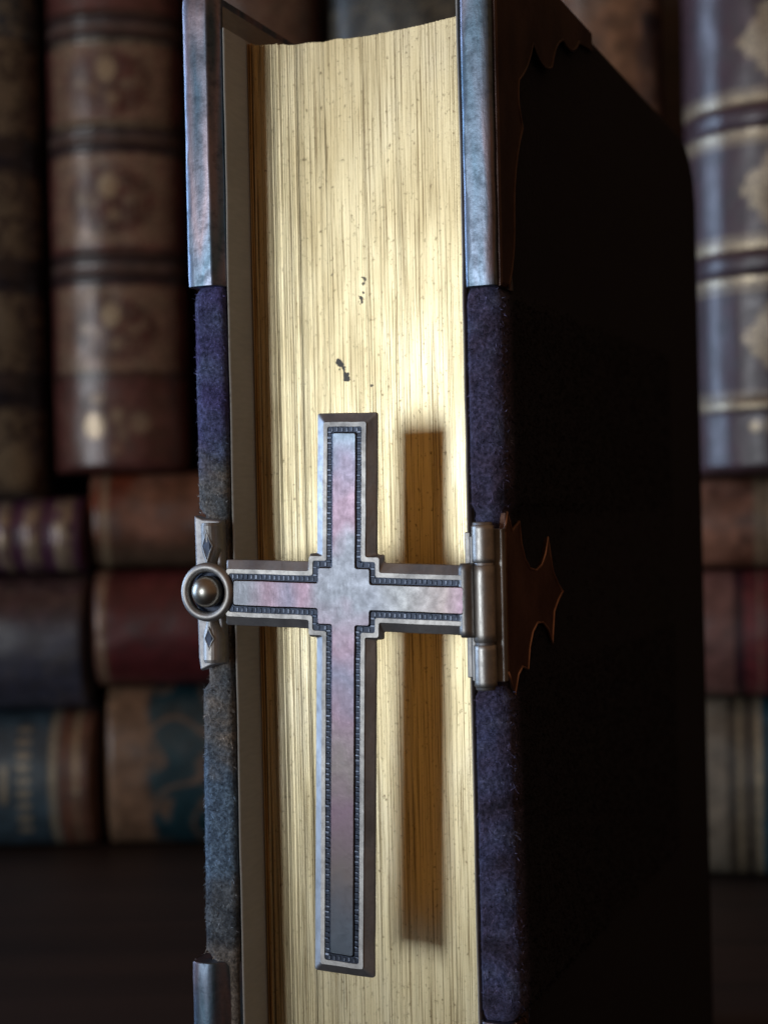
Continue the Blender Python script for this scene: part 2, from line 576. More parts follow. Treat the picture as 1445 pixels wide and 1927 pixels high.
TXT_TOP, TXT_BOT = 52.7, -83.0
VST = [lerp(TXT_BOT, TXT_TOP, k / 36) for k in range(37)]
mb = MB()
r = random.Random(5)
u = -29.2
CRACKS = {-24.9: (.10, .5), -26.9: (.05, .25), -21.8: (.05, .2), -17.2: (.04, .15), -13.1: (.04, .12), -8.2: (.04, .15), -27.6: (.08, .3)}
todo = sorted(CRACKS)
while u < -3.3:
    th = r.uniform(.06, .13) if u > -25 else r.uniform(.12, .22)
    gap, rec = (r.uniform(.001, .004), r.uniform(-.006, .006))
    if r.random() < (.20 if u > -24 else .8):
        gap = r.uniform(.010, .024) if u > -24 else r.uniform(.018, .05)
    if u < -23:
        rec *= 1.6
    if todo and u >= todo[0]:
        gap = CRACKS[todo[0]][0]
        todo.pop(0)
    u0, u1 = u, u + th
    tilt = r.gauss(0, .0015 if u > -24 else .005)
    topj = r.gauss(0, .03) + .22 * nz(u * .55, 4.4) * sstep(-10, -20, u)
    rings = []
    ph = r.uniform(0, 50)
    for v in VST:
        w0 = wav(u0, v)
        d_ = fore_edge(u0) + rec + .012 * nz(v * .08, ph)
        vv = v + (topj if v > 50 else 0)
        rings.append([(u0 + w0, d_ + 1.2, vv), (u0 + w0, d_ + tilt, vv), (u1 + w0, d_ - tilt, vv), (u1 + w0, d_ + 1.2, vv)])
    mb.loft(rings, True, (True, True))
    u = u1 + gap
o = mb.build('page_edges', M['gilt'], book)
tag(o, kind='stuff')
mb = MB()
uu = [lerp(-29.2, -3.2, k / 20) for k in range(21)]
pts = [(x, fore_edge(x) + .75) for x in uu] + [(-3.2, 99), (-29.2, 99)]
mb.loft([[(a, b, TXT_BOT + .3) for a, b in pts], [(a, b, TXT_TOP - .4) for a, b in pts]])
mb.build('page_block', M['gilt_brown'], book)

# loose leaves at the left of the block, standing a little apart
r = random.Random(21)
for k in range(5):
    u0 = -29.95 + k * .15
    mb = MB()
    ph = r.uniform(0, 90)
    fr = 6.0 + k * .08 + r.uniform(-.4, .35)
    th = r.uniform(.07, .12)
    rings = []
    for v in VST:
        w0 = .10 * nz(v * .03, ph) + .04 * nz(v * .12, ph + 4)
        vv = v + (k % 3) * .15 * (1 if v > 50 else 0)
        d_ = fr + .08 * nz(v * .05, ph + 9)
        rings.append([(u0 + w0 * .3, 40, vv), (u0 + w0, d_, vv), (u0 + w0 + th, d_ + .02, vv), (u0 + w0 * .3 + th, 40, vv)])
    mb.loft(rings)
    mb.build('leaf', M['gilt_brown'] if k % 4 else M['gilt'], book)

# endpapers against both boards
def sheet(name, u0, th, dfront, material, ph, top, lift=0.0):
    mb = MB()
    rings = []
    for k in range(61):
        v = lerp(BOT + 2.2, top, k / 60)
        w0 = .13 * nz(v * .045, ph) + .05 * nz(v * .2, ph)
        d_ = dfront + .18 * nz(v * .05, ph + 5)
        a, b = u0 + w0 + lift, u0 + w0 + lift + th
        m_ = (a + b) / 2
        rings.append([(u0, 96, v), (u0 + w0 * .5, 8, v), (a, d_ + .12, v), (m_ - th * .2, d_, v), (m_ + th * .2, d_, v), (b, d_ + .12, v),
                      (u0 + th + w0 * .5, 8, v), (u0 + th, 96, v)])
    mb.loft(rings)
    return mb.build(name, material, book, smooth=False)

sheet('pastedown', -30.35, .14, 1.0, M['paper'], 3.1, TOP_L - .5)
sheet('flyleaf', -30.24, .24, .6, M['paper_light'], 8.4, 53.2, .02)
sheet('flyleaf', -2.85, .22, .05, M['paper_light'], 14.2, 53.0, -.05)
sheet('pastedown', -2.52, .1, .9, M['paper'], 31.7, TOP_R - 2.4)

# ---- corner mounts
def edge_wire(name, pts, u, material, parent, r_=.16):
    """a raised wire that follows the outline of a leaf"""
    mb = MB()
    rings = []
    n = len(pts)
    for i in range(n):
        a, b = Vector(pts[max(0, i - 1)]), Vector(pts[min(n - 1, i + 1)])
        t_ = (b - a).normalized() if (b - a).length > 1e-6 else Vector((1, 0))
        nrm = Vector((-t_.y, t_.x))
        ring = []
        for k in range(6):
            an = 2 * math.pi * k / 6
            p = Vector(pts[i]) + nrm * (r_ * math.cos(an))
            ring.append((u + r_ * math.sin(an), p.x, p.y))
        rings.append(ring)
    mb.loft(rings)
    return mb.build(name, material, parent, smooth=True)

def mount(side, zone, outline):
    """metal corner: channel over the board edge, strip along the top or bottom edge, pierced leaf on the outer face"""
    v0, v1 = zone
    ui, uo = (RU0, RU1) if side > 0 else (LU1, LU0)
    mb = MB()
    g = side
    if side > 0:
        sec = [(ui - .12, 5), (ui - .12, .25), (ui + .18, -.55), (ui + .45, -.72), (ui + 1.0, -.76), (ui + 1.6, -.78), (uo - 1.3, -.77), (uo - .75, -.73), (uo - .42, -.6), (uo - .3, -.2), (uo - .3, 5)]
    else:
        sec = [(ui + .10, 5), (ui + .10, .6), (ui - .75, -.55), (ui - 1.0, -.72), (ui - 1.5, -.76), (ui - 2.2, -.78), (uo + .9, -.77), (uo + .3, -.72), (uo + .02, -.55), (uo - .1, -.2), (uo - .1, 5)]
    if side < 0 and v0 < 0:                  # this one has crept outwards
        sec = [(-30.3, 5), (-30.3, 1.4), (-32.75, -.7), (-33.2, -.95), (-33.8, -1.05), (-34.6, -1.1), (-35.2, -1.0), (-35.6, -.8), (-35.75, -.2), (-35.75, 5)]
    rings = []
    n = 26
    for k in range(n + 1):
        v = lerp(v0, v1, k / n)
        e = .12 if k in (0, n) else 0
        rings.append([(u + .05 * nz(v * .25, side * 3, i * .2), d_ + e + (.05 * nz(v * .4, side, i * .3) if d_ < 1 else 0), v) for i, (u, d_) in enumerate(sec)])
    mb.loft(rings)
    o = mb.build('corner_mount', M['mount'], book, smooth=28, bevel=.10, seg=2)
    o['label'] = 'blue and pink tarnished silver corner mount, %s %s' % ('upper' if v1 > 0 else 'lower', 'right' if side > 0 else 'left')
    # outer leaf with its scalloped outline
    lf = MB()
    ua, ub = (uo - .32, uo + .12) if side > 0 else (uo + .2, uo - .16)
    if side < 0 and v0 < 0:
        ua, ub = -35.5, -36.0
    lf.loft([[(ua, p, q) for p, q in outline], [(lerp(ua, ub, .7), p, q) for p, q in outline],
             [(ub, lerp(p, sum(x for x, _ in outline) / len(outline), .02), lerp(q, sum(y for _, y in outline) / len(outline), .02)) for p, q in outline]])
    lf.build('mount_leaf', M['brown'], o, bevel=.12)
    edge_wire('leaf_edge', [q for q in outline[1:-3]], ub, M['brown'], o)
    # strip over the top or bottom edge
    vt = v1 if v1 > 0 else v0
    st = MB()
    if vt > 0:
        st.box(min(ui, uo) + .3, max(ui, uo) - .3, 5, 38, vt - .8, vt + .35)
    else:
        st.box(min(ui, uo) - .05, max(ui, uo) + .1, 5, 38, vt, vt + 1.2)
    st.build('edge_strip', M['mount'], o, bevel=.2)
    return o

def arc_pts(p, q, bulge, n=6):
    (x0, y0), (x1, y1) = p, q
    mx, my = (x0 + x1) / 2, (y0 + y1) / 2
    dx, dy = x1 - x0, y1 - y0
    cx, cy = mx - dy * bulge, my + dx * bulge
    out = []
    for k in range(n):
        t_ = k / n
        out.append(((1 - t_) ** 2 * x0 + 2 * t_ * (1 - t_) * cx + t_ * t_ * x1, (1 - t_) ** 2 * y0 + 2 * t_ * (1 - t_) * cy + t_ * t_ * y1))
    return out

def scallop(top, zend, flip=False):
    """outline of an outer leaf in (d, v): long legs down the fore-edge and along the head, cusped between"""
    P = [(0.2, zend), (2.2, zend)]
    P += arc_pts((2.2, zend), (4.6, zend + 7), -.15)
    P += arc_pts((4.6, zend + 7), (8.2, top - 18.3), .18)
    P += arc_pts((8.2, top - 18.3), (7.2, top - 13.5), .3)
    P += arc_pts((7.2, top - 13.5), (12.5, top - 8.2), -.15)
    P += arc_pts((12.5, top - 8.2), (19.6, top - 8.9), -.28)
    P += arc_pts((19.6, top - 8.9), (24.5, top - 4.4), .22)
    P += arc_pts((24.5, top - 4.4), (31.5, top - 2.6), -.3)
    P += [(31.5, top - 2.6), (38.1, top - 1.8), (38.1, top + .3), (0.2, top + .3)]
    if flip:
        P = [(d_, -v) for d_, v in P]
    return P

mount(1, (22.5, TOP_R + .35), scallop(TOP_R, 22.5))
mount(-1, (25.0, TOP_L + .35), scallop(TOP_L, 25.0))
mount(1, (BOT, -51.7), scallop(87.9 - .4, 51.7, True))
mount(-1, (BOT, -48.8), scallop(87.9 - .4, 48.8, True))

# ---- the cross clasp (its own frame: centre, turned 1.7 degrees in its plane)
CX, CV, PHI = -15.25, -8.6, rad(-1.7)
def cross_xf(p):
    x, d_, z = p
    return (CX + x * math.cos(PHI) - z * math.sin(PHI), d_, CV + x * math.sin(PHI) + z * math.cos(PHI))

def cross_poly(hb, ha, sx, sz, top, bottom, left, right):
    return [(-hb, top), (hb, top), (hb, sz), (sx, sz), (sx, ha), (right, ha), (right, -ha), (sx, -ha), (sx, -sz), (hb, -sz),
            (hb, bottom), (-hb, bottom), (-hb, -sz), (-sx, -sz), (-sx, -ha), (left, -ha), (left, ha), (-sx, ha), (-sx, sz), (-hb, sz)]

T_, B_, LF, RT = 18.9, -39.1, -14.0, 12.9
OUT = cross_poly(3.35, 3.5, 4.15, 4.35, T_, B_, LF, RT)
OUTW = cross_poly(3.35, 3.5, 4.15, 4.35, T_, B_, LF, RT)
R0 = cross_poly(2.42, 2.53, 3.95, 4.1, T_ - .95, B_ + .95, LF + .3, RT + .3)
R1 = cross_poly(1.93, 2.05, 3.52, 3.62, T_ - 1.45, B_ + 1.45, LF + .6, RT + .25)
P0 = cross_poly(1.40, 1.42, 3.0, 3.0, T_ - 2.0, B_ + 2.1, LF + 1.1, RT + .2)
P1 = cross_poly(1.28, 1.30, 2.9, 2.9, T_ - 2.1, B_ + 2.2, LF + 1.2, RT + .15)

def ring3(poly, d_, uneven=True, rr=.26):
    """rounded corners and a few points along the long runs so the metal can be a little uneven"""
    out = []
    n = len(poly)
    pts = []
    for i in range(n):
        a, b, c_ = Vector(poly[i - 1]), Vector(poly[i]), Vector(poly[(i + 1) % n])
        r_ = min(rr, .3 * (a - b).length, .3 * (c_ - b).length)
        p, q = b + (a - b).normalized() * r_, b + (c_ - b).normalized() * r_
        for t_ in (0, .33, .67, 1):
            pts.append((1 - t_) ** 2 * p + 2 * t_ * (1 - t_) * b + t_ * t_ * q)
        base_len = (Vector(OUT[i]) - Vector(OUT[(i + 1) % n])).length
        m_ = int(base_len / 1.6)
        a2 = (c_ - b).length
        q2 = c_ + (b - c_).normalized() * min(rr, .3 * a2, .3 * (Vector(poly[(i + 2) % n]) - c_).length)
        for k in range(1, m_):
            pts.append(q.lerp(q2, k / m_))
    for p in pts:
        x, z = p
        e = 1 if uneven else 0
        out.append((x + .045 * nz(x * .6, z * .35, 3), d_ + e * .03 * nz(x * .5, z * .4, 9), z + .045 * nz(x * .6, z * .35, 8)))
    return out

D0 = -2.35     # back of the cross; it grows towards the camera (more negative)
mb = MB()
mb.loft([ring3(OUT, D0), ring3(OUTW, D0 - .38), ring3(R0, D0 - .92)], True, (False, False))
clasp = mb.build('clasp_cross', M['bevel'], book, xf=cross_xf, bevel=.16, seg=3)
back = MB()
bp = ring3(OUT, D0 - .05, False)
back.add(bp, [tuple(range(len(bp)))])
back.build('gilt_back', M['gilt_back'], clasp, xf=cross_xf)
clasp['label'] = 'silver cross clasp with beaded border and rainbow tarnish'
mb = MB()
mb.loft([ring3(R0, D0 - .90), ring3(R0, D0 - 1.06), ring3(R1, D0 - 1.06), ring3(R1, D0 - .80)], True, (False, False))
mb.build('rim', M['rim'], clasp, xf=cross_xf, bevel=.09, seg=2)
mb = MB()
gp = ring3(R1, D0 - .93, False)
mb.add(gp, [tuple(range(len(gp)))])
mb.build('groove', M['niello'], clasp, xf=cross_xf)
mb = MB()
mb.loft([ring3(P0, D0 - .90, False), ring3(P0, D0 - 1.02, False), ring3(P1, D0 - 1.12, False)], True, (False, True))
mb.build('panel', M['cross'], clasp, xf=cross_xf, bevel=.05)
# beads along the groove
mb = MB()
r = random.Random(3)
mid = [((a[0] + b[0]) / 2, (a[1] + b[1]) / 2) for a, b in zip(R1, P0)]
for i in range(len(mid)):
    a, b = Vector(mid[i]), Vector(mid[(i + 1) % len(mid)])
    if i in (5, 15):                       # the arm ends are covered
        continue
    ln = (b - a).length
    nb = max(1, int(ln / .54))
    tx = (b - a) / ln
    for k in range(nb):
        p = a + tx * (ln * (k + .5) / nb)
        h, wd = .135 * r.uniform(.7, 1.3), .25 * r.uniform(.85, 1.05)
        nx = Vector((-tx.y, tx.x))
        jit = r.gauss(0, .02)
        c0 = [p + tx * sx_ * h + nx * (sy_ * wd + jit) for sx_, sy_ in ((-1, -1), (1, -1), (1, 1), (-1, 1))]
        c1 = [p + tx * sx_ * h * .6 + nx * (sy_ * wd * .82 + jit) for sx_, sy_ in ((-1, -1), (1, -1), (1, 1), (-1, 1))]
        mb.loft([[(q.x, D0 - .92, q.y) for q in c0], [(q.x, D0 - 1.03 - r.uniform(0, .03), q.y) for q in c1]], True, (False, True))
bo = mb.build('beading', M['bead'], clasp, xf=cross_xf)
tag(bo, kind='stuff')

# ---- catch at the left: plate on the board edge, ring of the clasp, ball stud
SU, SV = -31.2, -8.15
mb = MB()
pl = [(-34.0, .1), (-32.9, -.3), (-30.75, -.5), (-30.7, -16.0), (-32.2, -16.3), (-33.6, -16.9), (-33.8, -15.5)]
mb.loft([[(x, .2, z) for x, z in pl], [(x, -.95, z) for x, z in pl], [(lerp(x, -32.3, .08), -1.15, lerp(z, -8, .02)) for x, z in pl]])
catch = mb.build('catch_plate', M['bevel'], book, bevel=.12)
mb = MB()
nseg = 48
prof = []
for k in range(14):
    a = 2 * math.pi * k / 14
    prof.append((2.66 + .52 * math.cos(a), -3.3 + .62 * math.sin(a)))
rings = []
for k in range(nseg):
    a = 2 * math.pi * k / nseg
    rings.append([(SU + r_ * math.cos(a), y_, SV + r_ * math.sin(a)) for r_, y_ in prof])
rings.append(rings[0])
mb.loft(rings, True, (False, False))
mb.build('ring', M['rim'], clasp, smooth=True)
mb = MB()
mb.lathe(SU, SV, [(2.5, -1.0), (2.5, -2.3), (2.3, -2.35), (.4, -2.2)], 32, 'y')
mb.build('ring_well', M['niello'], catch, smooth=False)
mb = MB()
mb.lathe(SU - .05, SV + .05, [(.75, -2.0), (.75, -2.7)] + [(1.72 * math.sin(rad(a)), -3.4 + 1.72 * math.cos(rad(a)) * 1.0) for a in range(155, 360, 8) if 0 < 1] [:0]
         + [(1.72 * math.cos(rad(a)), -3.35 - 1.5 * math.sin(rad(a))) for a in range(-50, 90, 7)] + [(.02, -4.85)], 36, 'y')
mb.build('ball_stud', M['ball'], catch, smooth=True)

def finial(up):
    """half-round bar above or below the ring with a lozenge motif"""
    s_ = 1 if up else -1
    z0, z1 = (SV + 2.55, -.75) if up else (SV - 2.6, -15.9)
    cx = -31.8
    mb = MB()
    rings = []
    for k in range(15):
        t_ = k / 14
        z = lerp(z0, z1, t_)
        wd = lerp(.55, 1.15, sstep(.05, .45, t_))
        dp = lerp(1.5, 1.75, t_)
        e = .12 if k == 14 else 0
        ring = [(cx + (wd - e) * math.cos(a), -.7 - (dp - e) * max(0, math.sin(a)) ** .7, z) for a in [math.pi * q / 12 for q in range(13)]]
        rings.append(ring)
    mb.loft(rings)
    o = mb.build('finial', M['rim'], catch, smooth=False, bevel=.05)
    zc = lerp(z0, z1, .48)
    h, w_ = (1.35, .52) if up else (.95, .46)
    cxm = cx + .05
    dm = MB()
    dia = [(0, h), (w_ * .55, h * .4), (w_, 0), (w_ * .55, -h * .4), (0, -h), (-w_ * .55, -h * .4), (-w_, 0), (-w_ * .55, h * .4)]
    def surf(x):
        return -.7 - 1.63 * max(.05, 1 - (x / 1.15) ** 2) ** .35
    dm.loft([[(cxm + x * q, surf(x * q) - o_, zc + z * q) for x, z in dia] for q, o_ in ((1.42, .0), (1.36, .12), (1.12, .13), (1.0, .03))], True, (False, False))
    dm.build('lozenge', M['rim'], catch, bevel=.03)
    dk = MB()
    pts = [(cxm + x, surf(x) - .045, zc + z) for x, z in dia]
    dk.add(pts, [tuple(range(8))])  # dark sheet stands for the shade inside the lozenge hole
    dk.build('lozenge_inset', M['niello'], catch)

finial(True)
finial(False)

# ---- hinge at the right
mb = MB()
mb.box(-2.75, -2.15, -1.15, 1.0, -16.9, -2.2)
mb.box(-2.05, -1.55, -1.6, .6, -17.2, -2.6)
mb.box(-1.5, 1.1, -.75, .3, -17.3, -1.9)
hinge = mb.build('hinge_plate', M['rim'], book, bevel=.12)
HB, HD, HR = -.6, -1.75, 1.13
def knuckle(z0, z1):
    mb = MB()
    prof = [(HR - .2, z0), (HR, z0 + .18)]
    nn = 10
    for k in range(1, nn):
        z = lerp(z0 + .18, z1 - .18, k / nn)
        prof.append((HR + .03 * nz(z * 1.3, 5), z))
    prof += [(HR, z1 - .18), (HR - .2, z1)]
    mb.lathe(HB, HD, prof, 40)
    return mb.build('knuckle', M['barrel'], hinge, smooth=True)
for z0, z1 in ((-5.35, -1.45), (-13.3, -5.45), (-17.75, -13.4)):
    knuckle(z0, z1)
mb = MB()
mb.lathe(HB, HD, [(.9, -18.0), (1.0, -17.9), (1.0, -1.3), (.9, -1.2)], 24)
mb.build('hinge_pin', M['bevel'], hinge, smooth=True)
# solder seam between the arm and the barrel
mb = MB()
rings = []
for k in range(31):
    z = lerp(-12.7, -5.3, k / 30)
    n_ = .22 * nz(z * 1.9, 2) + .12 * nz(z * 4, 6)
    q = min(1, k / 2, (30 - k) / 2)
    rings.append([(-1.6, -1.6, z), (-2.75 - .15 * q + n_ * .4, -2.0, z), (-2.65 + n_ * .6, -2.9 - .45 * q - n_, z), (-2.1 + n_ * .5, -3.15 - .35 * q + n_ * .6, z),
                  (-1.55, -3.0 - .1 * q - n_ * .5, z), (-1.3, -2.2, z)])
mb.loft(rings)
mb.build('solder_seam', M['rim'], hinge, smooth=True)
# scalloped plate on the outer face
P = [(.3, -2.2), (.9, -.3), (2.4, -2.2), (4.9, -1.3), (5.4, -3.5), (6.5, -5.2), (8.2, -6.3), (10.5, -6.6), (12.5, -6.1), (13.9, -5.0), (15.0, -3.2),
     (15.7, -5.0), (16.6, -7.0), (18.6, -8.6), (20.4, -9.4), (18.6, -10.2), (16.8, -11.4), (16.3, -13.2), (15.9, -14.9), (14.4, -13.2), (12.5, -12.3),
     (10.5, -12.2), (8.8, -13.0), (7.6, -14.5), (6.9, -16.8), (5.0, -16.3), (3.5, -17.0), (2.2, -19.0), (1.1, -17.4), (.3, -16.4)]
mb = MB()
mb.loft([[(.4, a, b) for a, b in P], [(1.0, a, b) for a, b in P], [(1.12, lerp(a, 8, .03), lerp(b, -9.4, .03)) for a, b in P]])
mb.build('hinge_leaf', M['copper_dark'], hinge, bevel=.12)
edge_wire('leaf_edge', P, 1.08, M['copper'], hinge, .15)  # lighter than the leaf, so the rim highlight is painted on

# ------------------------------------------------------------------ the old books behind
def at(px, py, z):
    """a point of the place seen at this place in the picture, z millimetres in front of the camera"""
    X, Y = px - 722.5, 963.5 - py
    return (X * cr + Y * sr) / F_PX * z, (-X * sr + Y * cr) / F_PX * z + CAM_H

def old_book(label, group, W, Ls, depth, loc, rz, lying, paint, bands=(), bulge=.16, name='old_book', step=.6, board_col=(.03, .02, .018)):
    """spine towards the camera; W = thickness, Ls = spine length; loc = middle of the spine's foot (standing)
    or middle of the underside (lying)"""
    b = empty(name, loc, rz)
    tag(b, label, 'book', group)
    def xf(p):
        x, y, z = p
        return (x, y, z) if not lying else (z - Ls / 2, y, x + W / 2)
    def bandh(z):
        h = 0
        for (c_, hw, ht) in bands:
            h = max(h, ht * sstep(hw, hw * .45, abs(z - c_)))
        return h
    nx_, nz_ = max(24, int(W / step)), int(Ls / step)
    mb = MB()
    bl = bulge * W
    cols, rings = [], []
    for k in range(nz_ + 1):
        z = Ls * k / nz_
        cap = sstep(0, 1.4, z) * sstep(Ls, Ls - 1.4, z)
        ring = []
        for j in range(nx_ + 1):
            s_ = -1 + 2 * j / nx_
            rr = (1 - abs(s_) ** 2.2) ** .5 if abs(s_) < 1 else 0
            y = 6 - (6 + bl) * rr * lerp(.8, 1, cap) - bandh(z) * rr
            x = s_ * W / 2
            x += .25 * nz(z * .06, s_, W)
            ring.append((x, y + .25 * nz(x * .2, z * .1, W), z))
            cols.append(paint(x, z))
        ring += [(W / 2 - .5, 9, z), (-W / 2 + .5, 9, z)]
        cols += [board_col + (0,)] * 2
        rings.append(ring)
    mb.loft(rings, True, (True, True), cols)
    mb.build('spine', M['leather'], b, dz=0, smooth=True, xf=xf)
    for s_ in (-1, 1):
        bd = MB()
        xa, xb = s_ * (W / 2 - 2.4), s_ * W / 2
        bd.box(min(xa, xb), max(xa, xb), 6.5, depth, .2, Ls - .2)
        bd.c = [board_col + (0,)] * 8
        bd.build('cover_board', M['leather'], b, dz=0, bevel=.5, xf=xf)
    pg = MB()
    pg.box(-W / 2 + 2.3, W / 2 - 2.3, 8, depth - 3, 2.5, Ls - 2.5)
    pg.build('page_block', M['book_pages'], b, dz=0, xf=xf)
    return b

GOLD1 = 1.0
def blob(x, z, cx, cz, rx, rz_, soft=.35):
    d_ = math.hypot((x - cx) / rx, (z - cz) / rz_)
    return sstep(1 + soft, 1 - soft, d_)

def line(z, c_, hw):
    return sstep(hw * 1.3, hw * .7, abs(z - c_))

def filigree(x, z, sc=.55, th=.05, seed=0):
    n = nz(x * sc, z * sc, seed)
    m_ = nz(x * sc * 2.1 + 9, z * sc * 2.1, seed + 4)
    return sstep(th + .14, th - .02, abs(n + .4 * m_))

# standing maroon book with tooled panels
def paint_b(x, z):
    base = mix3((.048, .017, .016), (.075, .030, .027), .5 + .5 * nz(x * .1, z * .08, 3))
    g = 0
    for (c_, hh) in ((101.5, 11.5), (71, 12), (37.1, 11), (12.0, 8.6)):
        if abs(z - c_) < hh and abs(x) < 15.5:
            e = blob(x, z, 0, c_, 11.5, hh * .74, .14)
            fr = (1 - e) * (.30 + .55 * filigree(x, z, .6, .10, c_))
            inn = 0
            if hh > 10:
                inn = max(blob(x, z, -.6, c_ + 3.8, 2.5, 3.3), .6 * blob(x, z, .8, c_ - 3.9, 1.7, 1.5), .4 * blob(x, z, -4.6, c_ - .6, 1.7, 1.5),
                          .4 * blob(x, z, 4.6, c_, 1.5, 1.4), .45 * blob(x, z, -7.6, c_ + .4, 1.5, 1.3), .3 * blob(x, z, 7.4, c_ + .6, 1.5, 1.3))
                inn = max(inn, .34 * filigree(x, z, .55, .06, c_ + 3))
                base = mix3(base, (.040, .012, .012), e * .8)
            else:
                fr = .18 * filigree(x, z, .6, .1, c_)
                inn = max(blob(x, z, -5.5, c_, 3.0, 3.4), .5 * blob(x, z, 6.3, c_ + .5, 2.8, 2.8), .6 * blob(x, z, .5, c_ + 2.5, 1.8, 2.2),
                          .4 * blob(x, z, 0, c_ - 6.4, 1.5, 1.3), .5 * blob(x, z, -4.5, c_ + 7, 2, 1.6), .35 * blob(x, z, 1.6, c_ - 2, 1.8, 2.6))
            g = max(g, fr * .6, inn)
    for c_ in (87.6, 53.6, 116.7):
        if abs(z - c_) < 4.4:
            base = mix3((.020, .012, .013), (.05, .032, .032), line(z, c_, .9))
            g = max(g, .10 * line(z, c_, .6))
    if abs(z - 25.3) < 1.6:
        base = (.035, .016, .014)
    return base + (min(1, g * .55),)

x0, _ = at(217, 885, 388)
ZT_H = 100.3
old_book('maroon book with gold tooled oval panels standing at upper left', 'old books standing in the upper row', 36.0, 158, 92,
         (x0, 396, ZT_H), rad(1.0), False, paint_b, [(87.6 - 2.4, 1.5, 1.0), (87.6 + 2.4, 1.5, 1.0), (51.2, 1.5, 1.0), (56, 1.5, 1.0), (114.3, 1.5, 1.0), (119.1, 1.5, 1.0)],
         bulge=.18, board_col=(.03, .012, .011))

# far left standing book
def paint_a(x, z):
    base = mix3((.017, .013, .013), (.036, .027, .023), .5 + .5 * nz(x * .15, z * .1, 8))
    if z > 121:
        base = (.010, .020, .032)
    g = .55 * filigree(x, z, .35, .12, 2)
    for c_ in (90, 58, 28):
        if abs(z - c_) < 5:
            g = 0
            base = (.013, .012, .016)
    g = max(g, .9 * blob(x, z, 13.5, 8, 4.5, 6), .5 * blob(x, z, 8, 17, 4, 4), .5 * blob(x, z, 12, 45, 3, 5), .45 * blob(x, z, 12, 105, 4, 4))
    return base + (min(1, g * .40),)
xr, _ = at(70, 930, 388)
old_book('black book with faint gold tooling cut off by the left edge', 'old books standing in the upper row', 40.0, 160, 92,
         (xr - 20, 395, 94.2), 0, False, paint_a, [(90, 3, 1.0), (58, 3, 1.0), (28, 3, 1.0)], bulge=.18)

# standing books seen over the prayer book
def paint_c(x, z):
    base = mix3((.040, .022, .017), (.065, .035, .025), .5 + .5 * nz(x * .12, z * .12, 14))
    return base + (.08 * filigree(x, z, .5, .08, 5),)
xa, _ = at(352, 50, 388)
xb, _ = at(607, 50, 388)
old_book('plain dark brown book standing between the maroon and green books', 'old books standing in the upper row', xb - xa - 1.0, 162, 92,
         ((xa + xb) / 2, 394, ZT_H), 0, False, paint_c, [(88, 2, 1), (56, 2, 1)])

def paint_d(x, z):
    base = mix3((.010, .015, .017), (.030, .036, .034), .5 + .5 * nz(x * .12, z * .18, 24))
    g = max(.35 * line(z, 106, 1.2), .3 * line(z, 101, .8), .25 * filigree(x, z, .45, .1, 6) * (1 if 90 < z < 118 else 0))
    return base + (g * .6,)
xc, _ = at(1036, 50, 372)
old_book('blackish green wide book standing right above the gilt pages', 'old books standing in the upper row', xc - xb - 1.6, 160, 92,
         ((xb + xc) / 2 + .6, 384, ZT_H), rad(-4), False, paint_d, [(97, 2.5, 1.2), (60, 2.5, 1.2)], bulge=.14)

def paint_e(x, z):
    n = nz(x * .10, z * .10, 33) + .5 * nz(x * .3, z * .3, 35)
    base = mix3((.050, .026, .017), (.155, .085, .050), sstep(-.5, .6, n))
    base = mix3(base, (.025, .013, .010), sstep(.25, .5, nz(x * .13 + 4, z * .1, 39)))
    return base + (.06 * filigree(x, z, .4, .06, 9),)
xd, _ = at(1273, 50, 352)
old_book('mottled brown calf book standing above the black velvet cover', 'old books standing in the upper row', 28.5, 158, 92,
         (xd - 15.2, 366, 95.0), rad(-9), False, paint_e, [], bulge=.10, board_col=(.05, .028, .02))

def diamond(x, z, c_):
    q = abs(x) / 7.2 + abs(z - c_) / 8.6 + .22 * nz(x * .7, z * .7, c_)
    return sstep(1.08, .95, q) * (.72 + .4 * nz(x * 1.1, z * 1.1, 4))
def paint_f(x, z):
    base = mix3((.026, .016, .025), (.044, .026, .034), .5 + .5 * nz(x * .09, z * .09, 43))
    g = 0
    for c_ in (83.7, 75.9, 50.9, 43.1):
        g = max(g, line(z, c_, .95), .45 * line(z, c_ + (-1.9 if c_ in (75.9, 43.1) else 1.9), .7))
    g = max(g, line(z, 15.3, .95), .4 * line(z, 17.6, .9))
    for c_ in (96.6, 63.2, 30):
        g = max(g, diamond(x, z, c_))
    g = max(g, .9 * blob(x, z, -4.6, 10.3, 1.3, 1.2), .5 * blob(x, z, 0, 10.5, 3.2, 2.2))
    return base + (min(1, g * .62),)
xe, _ = at(1460, 345, 333)
old_book('glossy maroon book with gold banded spine and diamond stamps at right edge', 'old books standing in the upper row', 43.0, 156, 92,
         (xe + 2.6, 343, 95.0), rad(-20), False, paint_f, [(79.8, 2.9, 1.3), (47, 2.9, 1.3), (15, 1.6, .5)], bulge=.30, board_col=(.05, .025, .026))

# ---- stacks of lying books; the coordinate along the spine runs left to right
def lying(label, group, px_l, px_r, zfront, y_mid, z0, thick, paint, bands=(), depth=98, rz=0.0, xl=None, xr_=None, **kw):
    if xl is None:
        xl = at(px_l, 1200, zfront)[0]
    if xr_ is None:
        xr_ = at(px_r, 1200, zfront)[0]
    Ls = xr_ - xl
    return old_book(label, group, thick, Ls, depth, ((xl + xr_) / 2, y_mid, z0), rz, True, lambda x, z: paint(x, z, Ls), bands, name='old_book', **kw)

G1 = 'old books lying in the left stack'
G2 = 'old books lying in the far left stack'
G3 = 'old books lying in the right stack'
